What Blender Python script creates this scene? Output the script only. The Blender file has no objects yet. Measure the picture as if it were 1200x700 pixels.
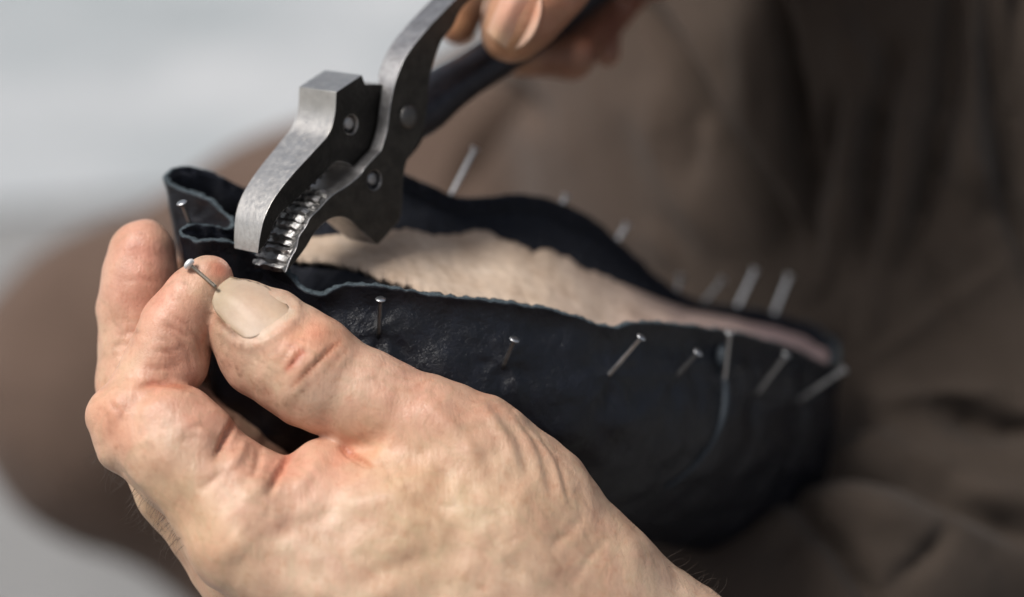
import bpy, bmesh, math, random
import numpy as np
import openvdb
from mathutils import Vector
from mathutils.bvhtree import BVHTree

random.seed(7)
RNG = np.random.default_rng(7)
SC = bpy.context.scene
COL = SC.collection

# ------------------------------------------------------------------ frame of reference
# Shapes are measured in millimetres in a frame whose origin is the lens: x right, y down, z away.
D0 = 550.0
PITCH = math.radians(25)
FOCUS = -7.0
CAM = np.array([0.0, -D0 * math.cos(PITCH), 500 + D0 * math.sin(PITCH)]) * 0.001
RIGHT = np.array([1.0, 0, 0])
FWD = np.array([0, math.cos(PITCH), -math.sin(PITCH)])
DWN = -np.array([0, math.sin(PITCH), math.cos(PITCH)])
DOWN = np.array([0, math.cos(PITCH), math.sin(PITCH)])       # world down seen from the lens frame


def V(px, py, d):
    z = D0 + d
    return np.array([(px - 600) / 5 * z / D0, (py - 350) / 5 * z / D0, z])


def VL(pts):
    return np.array([V(*p[:3]) for p in pts])


def rad(rpx, d):
    return rpx / 5 * (D0 + d) / D0


def world(P):
    P = np.asarray(P, float) * 0.001
    return CAM + P[..., 0:1] * RIGHT + P[..., 1:2] * DWN + P[..., 2:3] * FWD


def pix(P):
    z = P[:, 2]
    return np.stack([600 + P[:, 0] / z * D0 * 5, 350 + P[:, 1] / z * D0 * 5], 1)


# ------------------------------------------------------------------ objects
def mesh_obj(name, verts, faces, mat, parent=None, smooth=True, view=True):
    me = bpy.data.meshes.new(name)
    verts = np.asarray(verts, float)
    if view:
        verts = world(verts)
    if isinstance(faces, np.ndarray) and faces.ndim == 2:
        n, k = faces.shape
        me.vertices.add(len(verts))
        me.vertices.foreach_set('co', verts.astype(np.float32).ravel())
        me.loops.add(n * k)
        me.loops.foreach_set('vertex_index', faces.astype(np.int32).ravel())
        me.polygons.add(n)
        me.polygons.foreach_set('loop_start', np.arange(0, n * k, k, dtype=np.int32))
        me.update(calc_edges=True)
        me.validate()
    else:
        me.from_pydata([tuple(v) for v in verts], [], [tuple(int(i) for i in f) for f in faces])
        me.update()
    me.polygons.foreach_set('use_smooth', np.full(len(me.polygons), smooth))
    for m in (mat if isinstance(mat, (list, tuple)) else [mat]):
        me.materials.append(m)
    o = bpy.data.objects.new(name, me)
    COL.objects.link(o)
    if parent is not None:
        o.parent = parent
        o.matrix_parent_inverse = parent.matrix_world.inverted()
    return o


def empty(name, P):
    o = bpy.data.objects.new(name, None)
    o.empty_display_size = 0.01
    COL.objects.link(o)
    o.location = Vector(world(np.asarray(P, float)))
    bpy.context.view_layer.update()
    return o


def tag(o, label, cat=None, group=None, kind=None):
    if label: o['label'] = label
    if cat: o['category'] = cat
    if group: o['group'] = group
    if kind: o['kind'] = kind


def fix_normals(o):
    bm = bmesh.new(); bm.from_mesh(o.data)
    bmesh.ops.recalc_face_normals(bm, faces=bm.faces[:])
    bm.to_mesh(o.data); bm.free()


def set_color(o, name, arr):
    a = o.data.color_attributes.new(name, 'FLOAT_COLOR', 'POINT')
    c = np.ones((len(o.data.vertices), 4), np.float32)
    c[:, :arr.shape[1]] = arr
    a.data.foreach_set('color', c.ravel())


def catmull(P, n, closed=False):
    P = np.asarray(P, float)
    if closed:
        Q = np.vstack([P[-1], P, P[0], P[1]])
        m = len(P)
    else:
        Q = np.vstack([2 * P[0] - P[1], P, 2 * P[-1] - P[-2]])
        m = len(P) - 1
    out = []
    for i in range(m):
        a, b, c, d = Q[i], Q[i + 1], Q[i + 2], Q[i + 3]
        t = np.linspace(0, 1, 24, endpoint=False)[:, None]
        out.append(.5 * ((2 * b) + (-a + c) * t + (2 * a - 5 * b + 4 * c - d) * t ** 2 + (-a + 3 * b - 3 * c + d) * t ** 3))
    out = np.vstack(out + ([P[:1]] if closed else [P[-1:]]))
    s = np.concatenate([[0], np.cumsum(np.linalg.norm(np.diff(out[:, :3], axis=0), axis=1))])
    u = np.linspace(0, s[-1], n, endpoint=not closed)
    return np.stack([np.interp(u, s, out[:, k]) for k in range(out.shape[1])], 1)


def tube(path, radii, seg=10, caps=True):
    path = np.asarray(path, float); n = len(path)
    radii = np.broadcast_to(np.asarray(radii, float), (n,))
    tan = np.gradient(path, axis=0); tan /= np.linalg.norm(tan, axis=1)[:, None] + 1e-9
    up = np.array([.31, .2, .93])
    vs, fs = [], []
    for i in range(n):
        a = np.cross(tan[i], up); a /= np.linalg.norm(a) + 1e-9
        b = np.cross(tan[i], a)
        for k in range(seg):
            th = 2 * math.pi * k / seg
            vs.append(path[i] + radii[i] * (math.cos(th) * a + math.sin(th) * b))
    for i in range(n - 1):
        for k in range(seg):
            k2 = (k + 1) % seg
            fs.append((i * seg + k, i * seg + k2, (i + 1) * seg + k2, (i + 1) * seg + k))
    if caps:
        fs.append(tuple(range(seg))[::-1]); fs.append(tuple((n - 1) * seg + k for k in range(seg)))
    return vs, fs


def noise3(P, scale, seed=0, n=18):
    """cheap smooth pseudo-noise: a sum of random sine waves, about -1..1"""
    r = np.random.default_rng(seed)
    K = r.normal(size=(n, 3)); K /= np.linalg.norm(K, axis=1)[:, None]
    K *= (2 * math.pi / scale) * r.uniform(.6, 1.6, (n, 1))
    ph = r.uniform(0, 6.28, n)
    return np.sin(P @ K.T + ph).sum(1) / math.sqrt(n) * .8


# ------------------------------------------------------------------ distance fields
class Field:
    def __init__(s, lo, hi, h):
        s.lo = np.array(lo, float); s.h = h
        s.n = np.ceil((np.array(hi) - s.lo) / h).astype(int) + 1
        s.ax = [(s.lo[i] + h * np.arange(s.n[i])).astype(np.float32) for i in range(3)]
        s.f = np.full(s.n, 30.0, np.float32)

    def new(s):
        g = Field.__new__(Field); g.lo, g.h, g.n, g.ax = s.lo, s.h, s.n, s.ax
        g.f = np.full(s.n, 30.0, np.float32); return g

    def sl(s, lo, hi):
        a = np.clip(np.floor((lo - s.lo) / s.h).astype(int), 0, s.n)
        b = np.clip(np.ceil((hi - s.lo) / s.h).astype(int) + 1, 0, s.n)
        return tuple(slice(a[i], b[i]) for i in range(3))

    @staticmethod
    def smin(a, b, k):
        if k <= 0: return np.minimum(a, b)
        m = np.maximum(k - np.abs(a - b), 0) / k
        return np.minimum(a, b) - m * m * k * .25

    def cone(s, p, q, r0, r1, k):
        p, q = np.asarray(p, float), np.asarray(q, float)
        m = max(r0, r1) + k + 12
        S = s.sl(np.minimum(p, q) - m, np.maximum(p, q) + m)
        X = s.ax[0][S[0]][:, None, None]; Y = s.ax[1][S[1]][None, :, None]; Z = s.ax[2][S[2]][None, None, :]
        if 0 in (X.size, Y.size, Z.size): return
        d = q - p; L = float(d @ d) + 1e-9
        t = np.clip(((X - p[0]) * d[0] + (Y - p[1]) * d[1] + (Z - p[2]) * d[2]) / L, 0, 1).astype(np.float32)
        dist = np.sqrt((X - p[0] - t * d[0]) ** 2 + (Y - p[1] - t * d[1]) ** 2 + (Z - p[2] - t * d[2]) ** 2) - (r0 + (r1 - r0) * t)
        s.f[S] = s.smin(s.f[S], dist.astype(np.float32), k)

    def chain(s, pts, k):
        for a, b in zip(pts[:-1], pts[1:]):
            s.cone(V(*a[:3]), V(*b[:3]), rad(a[3], a[2]), rad(b[3], b[2]), k)

    def merge(s, g, k):
        s.f = s.smin(s.f, g.f, k)

    def carve(s, p, q, r, k):
        """smooth groove"""
        g = s.new(); g.cone(p, q, r, r, 0)
        s.f = -s.smin(-s.f, g.f, k)

    def mesh(s):
        g = openvdb.FloatGrid(30.0)
        g.copyFromArray(np.ascontiguousarray(np.clip(s.f, -30, 30)))
        pts, quads = g.convertToQuads(0.0)
        pts = np.asarray(pts, float) * s.h + s.lo
        quads = np.asarray(quads, int)
        n = vnormals(pts, quads)
        # orientation: world frame flips handedness? keep outward via the field gradient
        i = np.clip(np.round((pts + n * s.h * 1.5 - s.lo) / s.h).astype(int), 0, s.n - 1)
        j = np.clip(np.round((pts - n * s.h * 1.5 - s.lo) / s.h).astype(int), 0, s.n - 1)
        if (s.f[i[:, 0], i[:, 1], i[:, 2]] - s.f[j[:, 0], j[:, 1], j[:, 2]]).mean() < 0:
            quads = quads[:, ::-1]
        return pts, quads


def vnormals(P, Q):
    a = P[Q[:, 2]] - P[Q[:, 0]]; b = P[Q[:, 3]] - P[Q[:, 1]]
    fn = np.cross(a, b)
    n = np.zeros_like(P)
    for k in range(4):
        for c in range(3):
            n[:, c] += np.bincount(Q[:, k], fn[:, c], len(P))
    return n / (np.linalg.norm(n, axis=1)[:, None] + 1e-12)


def relax(P, Q, it=4, lam=.5):
    E = np.vstack([Q[:, [0, 1]], Q[:, [1, 2]], Q[:, [2, 3]], Q[:, [3, 0]]])
    cnt = np.bincount(E[:, 0], minlength=len(P)) + np.bincount(E[:, 1], minlength=len(P))
    for i in range(it):
        A = np.stack([np.bincount(E[:, 0], P[E[:, 1], c], len(P)) + np.bincount(E[:, 1], P[E[:, 0], c], len(P)) for c in range(3)], 1)
        A /= cnt[:, None] + 1e-9
        l = lam if i % 2 == 0 else -lam * .9
        P = P + l * (A - P)
    return P


def line_dist(xy, line):
    """distance to a polyline in the traced drawing, and the position along it 0..1"""
    L = np.asarray(line, float); best = np.full(len(xy), 1e9); tt = np.zeros(len(xy))
    seg = np.linalg.norm(np.diff(L, axis=0), axis=1); cum = np.concatenate([[0], np.cumsum(seg)])
    for i in range(len(L) - 1):
        d = L[i + 1] - L[i]
        t = np.clip(((xy - L[i]) @ d) / (d @ d + 1e-9), 0, 1)
        r = np.linalg.norm(xy - L[i] - t[:, None] * d, axis=1)
        m = r < best
        best[m] = r[m]; tt[m] = (cum[i] + t[m] * seg[i]) / cum[-1]
    return best, tt


def strokes(P, Q, lines, zmax=None):
    """sculpt: push the surface in (amp<0) or out along soft traced lines; amp, width in mm"""
    N = vnormals(P, Q); xy = pix(P)
    face = -(N * (P / np.linalg.norm(P, axis=1)[:, None])).sum(1)
    gate = np.clip((face - .0) / .25, 0, 1)
    if zmax is not None: gate = gate * (P[:, 2] < D0 + zmax)
    off = np.zeros(len(P))
    for amp, w, line in lines:
        L = np.asarray(line, float)
        lo, hi = L.min(0) - w * 20, L.max(0) + w * 20
        idx = np.where((xy[:, 0] > lo[0]) & (xy[:, 0] < hi[0]) & (xy[:, 1] > lo[1]) & (xy[:, 1] < hi[1]))[0]
        if len(idx) == 0: continue
        d, t = line_dist(xy[idx], line)
        taper = np.clip(np.minimum(t, 1 - t) / .3, 0, 1) ** .8
        off[idx] += amp * np.exp(-(d / (w * 5)) ** 2) * taper * gate[idx]
    return P + N * off[:, None]


# ------------------------------------------------------------------ materials
class NT:
    def __init__(s, name):
        s.m = bpy.data.materials.new(name); s.m.use_nodes = True
        s.t = s.m.node_tree; s.b = s.t.nodes['Principled BSDF']

    def n(s, typ, **kw):
        x = s.t.nodes.new(typ)
        for k, v in kw.items():
            if k in x.inputs.keys() if isinstance(k, str) else False:
                x.inputs[k].default_value = v
            else:
                setattr(x, k, v)
        return x

    def l(s, a, b): s.t.links.new(a, b)

    def coord(s): 
        if not hasattr(s, '_c'): s._c = s.n('ShaderNodeNewGeometry').outputs['Position']
        return s._c

    def noise(s, scale, detail=4, rough=.55, dist=0, vec=None):
        x = s.n('ShaderNodeTexNoise'); x.inputs['Scale'].default_value = scale
        x.inputs['Detail'].default_value = detail; x.inputs['Roughness'].default_value = rough
        x.inputs['Distortion'].default_value = dist
        s.l(vec or s.coord(), x.inputs['Vector']); return x.outputs['Fac']

    def voro(s, scale, feature='F1', vec=None, rand=1):
        x = s.n('ShaderNodeTexVoronoi'); x.feature = feature; x.inputs['Scale'].default_value = scale
        x.inputs['Randomness'].default_value = rand
        s.l(vec or s.coord(), x.inputs['Vector']); return x.outputs['Distance']

    def stretch(s, sx, sy, sz, rot=(0, 0, 0)):
        x = s.n('ShaderNodeMapping'); x.inputs['Scale'].default_value = (sx, sy, sz); x.inputs['Rotation'].default_value = rot
        s.l(s.coord(), x.inputs['Vector']); return x.outputs['Vector']

    def ramp(s, fac, stops):
        x = s.n('ShaderNodeValToRGB'); e = x.color_ramp.elements
        while len(e) < len(stops): e.new(.5)
        for q, (p, c) in zip(e, stops):
            q.position = p; q.color = (*c, 1) if len(c) == 3 else c
        s.l(fac, x.inputs[0]); return x.outputs['Color']

    def mix(s, fac, a, b, mode='MIX'):
        x = s.n('ShaderNodeMix'); x.data_type = 'RGBA'; x.blend_type = mode
        for v, k in ((fac, 0), (a, 6), (b, 7)):
            if hasattr(v, 'is_output'): s.l(v, x.inputs[k])
            elif k == 0: x.inputs[0].default_value = v
            else: x.inputs[k].default_value = (*v, 1)
        return x.outputs[2]

    def math(s, op, a, b=0.0):
        x = s.n('ShaderNodeMath'); x.operation = op
        for v, k in ((a, 0), (b, 1)):
            if hasattr(v, 'is_output'): s.l(v, x.inputs[k])
            else: x.inputs[k].default_value = v
        return x.outputs[0]

    def bump(s, h, dist, strength=1, prev=None):
        x = s.n('ShaderNodeBump'); x.inputs['Strength'].default_value = strength; x.inputs['Distance'].default_value = dist
        s.l(h, x.inputs['Height'])
        if prev is not None: s.l(prev, x.inputs['Normal'])
        s.l(x.outputs[0], s.b.inputs['Normal']); return x.outputs[0]

    def attr(s, name):
        x = s.n('ShaderNodeAttribute'); x.attribute_name = name; return x.outputs['Color']

    def set(s, **kw):
        for k, v in kw.items():
            k = k.replace('_', ' ')
            if hasattr(v, 'is_output'): s.l(v, s.b.inputs[k])
            else: s.b.inputs[k].default_value = (*v, 1) if isinstance(v, tuple) and len(v) == 3 and 'Radius' not in k else v
        return s


def m_skin():
    s = NT('skin')
    mot = s.noise(140, 5, .6)
    c = s.ramp(mot, [(.28, (.50, .305, .215)), (.5, (.55, .368, .262)), (.72, (.585, .42, .30))])
    spots = s.ramp(s.noise(420, 3, .6), [(.30, (.86, .72, .64)), (.46, (1, 1, 1))])
    c = s.mix(.5, c, spots, 'MULTIPLY')
    veins = s.ramp(s.noise(75, 3, .5, 1.0), [(.44, (1, 1, 1)), (.5, (.90, .95, .92)), (.56, (1, 1, 1))])
    c = s.mix(.8, c, veins, 'MULTIPLY')
    c = s.mix(1.0, c, s.attr('tint'), 'MULTIPLY')
    s.set(Base_Color=c, Roughness=.41, Specular_IOR_Level=.45, Subsurface_Weight=.07, Subsurface_Radius=(1.0, .45, .25), Subsurface_Scale=.0015)
    n1 = s.noise(230, 4, .6, .4)
    cells = s.voro(1250, 'DISTANCE_TO_EDGE')
    cells = s.math('MINIMUM', cells, .12)
    fine = s.noise(2600, 3, .6)
    wr = s.noise(520, 5, .65, .8, s.stretch(1, .35, .35, (0, .5, .6)))
    b = s.bump(wr, .0009, .30)
    b = s.bump(n1, .0012, .14, b)
    b = s.bump(cells, .0006, .32, b)
    s.bump(fine, .00018, .22, b)
    return s.m


def m_nail_plate():
    s = NT('fingernail')
    st = s.noise(900, 4, .6, 0, s.stretch(1, .12, 1, (0, .7, 0)))
    c = s.ramp(s.noise(160, 5, .6), [(.3, (.40, .30, .225)), (.55, (.45, .35, .265)), (.75, (.49, .395, .30))])
    c = s.mix(1, c, s.attr('tint'), 'MULTIPLY')
    s.set(Base_Color=c, Roughness=.48, Specular_IOR_Level=.4, Subsurface_Weight=.1, Subsurface_Radius=(1, .5, .3), Subsurface_Scale=.001)
    s.bump(st, .0004, .2)
    return s.m


def m_leather(name='black grain leather', dull=False):
    s = NT(name)
    v = s.voro(1900, 'DISTANCE_TO_EDGE'); v = s.math('MINIMUM', v, .16)
    n = s.noise(700, 5, .6, .6)
    w = s.noise(120, 4, .55, .8)
    c = s.ramp(s.noise(260, 6, .65), [(.3, (.0026, .0032, .0056)), (.55, (.0046, .0056, .0098)), (.8, (.009, .0108, .018))])
    dust = s.ramp(s.noise(3300, 2, .7), [(.72, (0, 0, 0)), (.8, (.010, .0105, .013))])
    c = s.mix(1, c, dust, 'ADD')
    r = s.ramp(s.noise(340, 5, .6), [(.3, (.27, .27, .27)), (.7, (.42, .42, .42))])
    s.set(Base_Color=c, Roughness=r, Specular_IOR_Level=.42)
    b = s.bump(w, .0024, .3)
    b = s.bump(n, .0005, .35, b)
    b = s.bump(s.noise(330, 4, .6, 1.2, s.stretch(.4, 1, 1)), .0014, .09, b)
    s.bump(v, .0006, .42, b)
    return s.m


def m_suede():
    s = NT('navy flesh side of leather')
    f = s.noise(1400, 6, .75)
    c = s.ramp(s.noise(500, 6, .75), [(.3, (.0035, .0045, .009)), (.6, (.010, .013, .024)), (.8, (.03, .036, .055))])
    s.set(Base_Color=c, Roughness=.95, Specular_IOR_Level=.15, Sheen_Weight=.08, Sheen_Roughness=.5)
    s.bump(f, .0016, .9)
    return s.m


def m_edge():
    s = NT('blue grey cut edge')
    f = s.noise(2600, 5, .75)
    c = s.ramp(s.noise(1900, 5, .7), [(.3, (.025, .034, .040)), (.55, (.085, .108, .122)), (.78, (.20, .235, .25))])
    s.set(Base_Color=c, Roughness=.9, Specular_IOR_Level=.2)
    s.bump(f, .0008, .8)
    return s.m


def m_insole():
    s = NT('beige insole leather')
    x = s.n('ShaderNodeSeparateXYZ'); s.l(s.coord(), x.inputs[0])
    pos = s.math('ADD', x.outputs[0], s.math('MULTIPLY', s.noise(60, 3), .03))
    g = s.n('ShaderNodeMapRange'); g.inputs[1].default_value = .02; g.inputs[2].default_value = .085
    s.l(pos, g.inputs[0])
    base = s.ramp(s.noise(90, 6, .65), [(.28, (.38, .28, .205)), (.42, (.49, .375, .285)), (.58, (.54, .425, .33)), (.8, (.61, .50, .40))])
    pink = s.ramp(s.noise(90, 6, .65), [(.3, (.23, .165, .16)), (.7, (.33, .24, .235))])
    c = s.mix(g.outputs[0], base, pink)
    st = s.ramp(s.noise(500, 4, .6, .3, s.stretch(.25, 1, 1)), [(.35, (.86, .83, .80)), (.6, (1, 1, 1))])
    c = s.mix(.7, c, st, 'MULTIPLY')
    fibre = s.ramp(s.noise(1500, 4, .7), [(.28, (.74, .70, .68)), (.45, (1, 1, 1))])
    c = s.mix(.6, c, fibre, 'MULTIPLY')
    s.set(Base_Color=c, Roughness=.85, Specular_IOR_Level=.2)
    b = s.bump(s.noise(1200, 5, .7), .0006, .25)
    s.bump(s.noise(220, 5, .6), .0014, .2, b)
    return s.m


def m_steel(name, col, rough, brush=1.0, spots=.5, metal=1.0):
    s = NT(name)
    gr = s.noise(2400, 4, .65, 0, s.stretch(1, .10, .35, (.3, .5, .2)))
    gr2 = s.noise(900, 5, .7)
    c = s.ramp(s.noise(260, 6, .7), [(.3, tuple(v * (1 - spots * .5) for v in col)), (.6, col)])
    fl = s.ramp(gr2, [(.3, (.82, .80, .78)), (.5, (1, 1, 1))])
    c = s.mix(spots, c, fl, 'MULTIPLY')
    r = s.ramp(s.noise(700, 5, .65), [(.3, (rough * .8,) * 3), (.7, (min(1, rough * 1.25),) * 3)])
    s.set(Base_Color=c, Metallic=metal, Roughness=r)
    b = s.bump(gr, .00025, .35 * brush)
    s.bump(gr2, .0006, .25 * brush, b)
    return s.m


def m_cloth():
    s = NT('brown trouser cloth')
    c = s.ramp(s.noise(26, 5, .6), [(.3, (.046, .0345, .0268)), (.5, (.053, .040, .0312)), (.7, (.060, .046, .0365))])
    wv = s.ramp(s.noise(1700, 2, .5), [(.3, (.75, .75, .75)), (.7, (1.1, 1.1, 1.1))])
    c = s.mix(.7, c, wv, 'MULTIPLY')
    c = s.mix(1, c, s.attr('tint'), 'MULTIPLY')
    s.set(Base_Color=c, Roughness=.92, Specular_IOR_Level=.15, Sheen_Weight=.06)
    b = s.bump(s.noise(1500, 2, .5), .0006, .6)
    s.bump(s.noise(60, 4, .5), .005, .35, b)
    return s.m


def m_concrete(name, cols, scale=6):
    s = NT(name)
    c = s.ramp(s.noise(scale, 6, .6), [(.3, cols[0]), (.7, cols[1])])
    sp = s.ramp(s.noise(220, 4, .7), [(.3, (.8, .8, .8)), (.6, (1.05, 1.05, 1.05))])
    c = s.mix(.8, c, sp, 'MULTIPLY')
    s.set(Base_Color=c, Roughness=.9)
    s.bump(s.noise(90, 6, .65), .006, .5)
    return s.m


def m_plain(name, col, rough, **kw):
    s = NT(name)
    c = s.ramp(s.noise(900, 3, .6), [(.3, tuple(v * .8 for v in col)), (.7, tuple(v * 1.15 for v in col))])
    s.set(Base_Color=c, Roughness=rough, **kw)
    return s.m


SKIN, NAILP = m_skin(), m_nail_plate()
LEATHER, SUEDE, EDGE, INSOLE = m_leather(), m_suede(), m_edge(), m_insole()
STEEL = m_steel('brushed jaw steel', (.68, .65, .61), .34, .6, .4)
DARK = m_steel('darkened tool steel', (.024, .021, .018), .38, 1.6, 1.0, .75)
DARK2 = m_steel('worn dark lever steel', (.060, .054, .047), .40, 1.8, 1.0, .8)
HANDLE_STEEL = m_steel('worn handle steel', (.42, .41, .41), .36, 1.0, .9, .95)
TOOTH = m_steel('bright tooth steel', (.46, .45, .44), .30, 1.4, 1.0)
NAIL_STEEL = m_steel('nail wire steel', (.60, .61, .62), .34, .3, .5)
NAIL_DARK = m_steel('dull nail wire steel', (.24, .245, .25), .4, .3, .5)
CLOTH = m_cloth()
HAIR = m_plain('dark hair', (.05, .032, .022), .5)

# ------------------------------------------------------------------ the setting
GZ = -0.0
gm = bpy.data.meshes.new('ground')
gm.from_pydata([(-30, -10, 0), (30, -10, 0), (30, 60, 0), (-30, 60, 0)], [], [(0, 1, 2, 3)])
gm.materials.append(m_concrete('grey concrete', [(.19, .187, .182), (.27, .267, .262)], 3))
g = bpy.data.objects.new('ground', gm); COL.objects.link(g); tag(g, 'grey concrete ground far below the knee, out of focus', None, None, 'structure')

pb = bmesh.new()
bmesh.ops.create_cube(pb, size=1)
for v in pb.verts:
    x_, y_ = v.co.x * 40, v.co.y * 20 + 10; ca, sa = math.cos(.22), math.sin(.22)
    v.co = Vector((-.45 + x_ * ca - y_ * sa, 1.22 + x_ * sa + y_ * ca, .004 + v.co.z * .006))
pm = bpy.data.meshes.new('pavement'); pb.to_mesh(pm); pb.free()
pv = NT('pale paving')
pc = pv.ramp(pv.noise(2.6, 4, .55), [(.36, (.31, .335, .345)), (.5, (.39, .405, .415)), (.66, (.50, .505, .51))])
pc = pv.mix(.7, pc, pv.ramp(pv.noise(60, 5, .65), [(.3, (.8, .8, .8)), (.6, (1, 1, 1))]), 'MULTIPLY')
pv.set(Base_Color=pc, Roughness=.85); pv.bump(pv.noise(80, 5, .6), .004, .4)
pm.materials.append(pv.m)
pav = bpy.data.objects.new('pavement', pm); COL.objects.link(pav)
tag(pav, 'pale blue-grey paving far behind the knee, out of focus', None, None, 'structure')

# ------------------------------------------------------------------ the shoe
DN = DOWN
rim_front = [(310, 307, 9), (330, 318, 6), (340, 324, 4), (348, 335, 3), (360, 343, 2), (378, 345, 2), (395, 338, 2.5), (412, 334, 3), (440, 336, 3), (480, 341, 4),
             (520, 348, 5), (560, 352, 7), (600, 357, 9), (640, 363, 12), (680, 373, 15), (705, 382, 18), (722, 385, 20), (738, 380, 24), (780, 380, 33), (830, 385, 48),
             (880, 394, 68), (930, 408, 88), (968, 426, 102)]
rim_back = [(984, 424, 113), (980, 402, 120), (955, 382, 122), (930, 373, 120), (880, 362, 112), (840, 356, 106), (800, 345, 100), (765, 320, 94), (730, 289, 86),
            (700, 263, 80), (670, 245, 74), (640, 233, 68), (600, 227, 62), (560, 232, 58), (530, 229, 55), (500, 215, 52), (480, 207, 50), (462, 202, 48),
            (430, 205, 46), (380, 215, 42), (330, 223, 39), (290, 220, 36)]
pleats = [(265, 209, 34), (245, 198, 33), (220, 194, 31), (202, 197, 29), (191, 206, 27), (194, 214, 25), (207, 221, 23), (230, 230, 20), (250, 241, 17.5),
          (265, 254, 15.5), (270, 262, 13.5), (262, 267, 12), (245, 264, 10.5), (225, 262, 9), (212, 266, 7.5), (208, 272, 6.5), (215, 279, 5.5), (230, 284, 4.5),
          (250, 283, 4.5), (272, 285, 6), (292, 294, 9)]
RIM = catmull(VL(rim_front + rim_back + pleats), 1100, True)
NS = len(RIM)


def blur_loop(P, sig):
    n = len(P); k = np.exp(-.5 * ((np.arange(n) - n // 2) / sig) ** 2); k /= k.sum()
    F = np.fft.rfft(np.fft.ifftshift(k))
    return np.stack([np.fft.irfft(np.fft.rfft(P[:, c]) * F, n) for c in range(3)], 1)


SM = blur_loop(RIM, 26)
tanv = np.roll(SM, -4, 0) - np.roll(SM, 4, 0)
tanv -= (tanv @ DN)[:, None] * DN
tanv /= np.linalg.norm(tanv, axis=1)[:, None]
OUT = np.cross(tanv, DN)
cen = SM.mean(0)
if ((SM - cen) * OUT).sum() < 0: OUT = -OUT
OUT = blur_loop(OUT, 14)
sxp = pix(SM)[:, 0]
frontness = np.clip(-OUT[:, 2], -1, 1)
toe = 1 - np.clip((sxp - 300) / 120, 0, 1)
levels = np.concatenate([np.linspace(0, 20, 34), np.linspace(21, 70, 30)])
P = np.zeros((len(levels), NS, 3))
rim_j = noise3(RIM, 2.2, 5) * .16 + noise3(RIM, 9, 6) * .25
for i, h in enumerate(levels):
    f = np.clip(h / 32, 0, 1); f = f * f * (3 - 2 * f)
    base = RIM * (1 - f) + SM * f
    q_ = min(1, h / 26); o = 9.0 * (q_ * q_ * (3 - 2 * q_)) - (0 if h < 28 else ((h - 28) / 42) ** 1.7 * 26)
    o = o * (1 - .8 * toe) * (1 - .75 * np.clip((sxp - 820) / 120, 0, 1)) - .5 * math.sin(math.pi * min(1, h / 9)) * 1.2
    hh = h + rim_j * max(0, 1 - h / 3)
    P[i] = base + hh[:, None] * DN + OUT * np.asarray(o)[..., None]
# soft hand-made unevenness of the leather wall
flat = P.reshape(-1, 3)
lev = np.repeat(levels, NS)
wob = (noise3(flat, 16, 1) * .55 + noise3(flat, 6, 2) * .09) * np.clip(lev / 8, 0, 1)
flat += np.tile(OUT, (len(levels), 1)) * wob[:, None]
# the leather is drawn into small puckers where the nails go in
nail_spots = [  # head, base, side, shaft material
    ((446, 351), (444, 388), 'f', 'd'), ((603, 398), (591, 426), 'f', 'd'), ((752, 395), (715, 438), 'f', 'l'), ((818, 413), (795, 438), 'f', 'd'),
    ((855, 389), (848, 448), 'f', 'l'), ((922, 415), (889, 458), 'f', 'l'), ((990, 433), (937, 468), 'f', 'l'), ((213, 238), (223, 264), 'f', 'd'),
    ((557, 174), (530, 226), 'b', 'l'), ((664, 230), (654, 246), 'b', 'l'), ((735, 263), (722, 284), 'b', 'l'), ((798, 324), (792, 346), 'b', 'd'),
    ((847, 328), (822, 358), 'b', 'd'), ((885, 316), (864, 360), 'b', 'l'), ((925, 323), (907, 368), 'b', 'l')]
fxy = pix(flat)
fr = np.tile(frontness, len(levels)) > .1
for hd, bs, side, _ in nail_spots:
    if side != 'f': continue
    d = fxy - np.array(bs); r = np.linalg.norm(d, axis=1); m = fr & (r < 75)
    ang = np.arctan2(d[m, 1], d[m, 0])
    rr = r[m] / 5
    a = .75 * np.exp(-(rr / 2.0) ** 2) - .8 * np.exp(-(rr / 5.0) ** 2) + .16 * np.exp(-((rr - 4.5) / 2.8) ** 2) * np.cos(7 * ang + bs[0])
    dx, dy = d[m, 0], d[m, 1]
    for ox, am, sk in ((-14, .34, -.25), (-3, -.5, 0), (9, .38, .2), (20, -.24, .35)):
        a = a + am * np.exp(-((dx - ox - sk * dy) / 5.5) ** 2) * np.exp(-((dy - 26) / 22) ** 2)
    flat[m] += np.tile(OUT, (len(levels), 1))[m] * a[:, None]
P = flat.reshape(len(levels), NS, 3)
nl = len(levels)
ii, jj = np.meshgrid(np.arange(nl - 1), np.arange(NS), indexing='ij')
j2 = (jj + 1) % NS
faces = np.stack([ii * NS + jj, ii * NS + j2, (ii + 1) * NS + j2, (ii + 1) * NS + jj], -1).reshape(-1, 4)
nn = vnormals(flat, faces)
if (nn * np.tile(OUT, (nl, 1))).sum() < 0: faces = faces[:, ::-1]

shoe = empty('shoe', V(640, 560, 60))
tag(shoe, 'unfinished black leather shoe held sole up, its pleated edge pinned round a beige insole', 'shoe')
upper = mesh_obj('upper', flat, faces, [LEATHER, SUEDE, EDGE], shoe)
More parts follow.
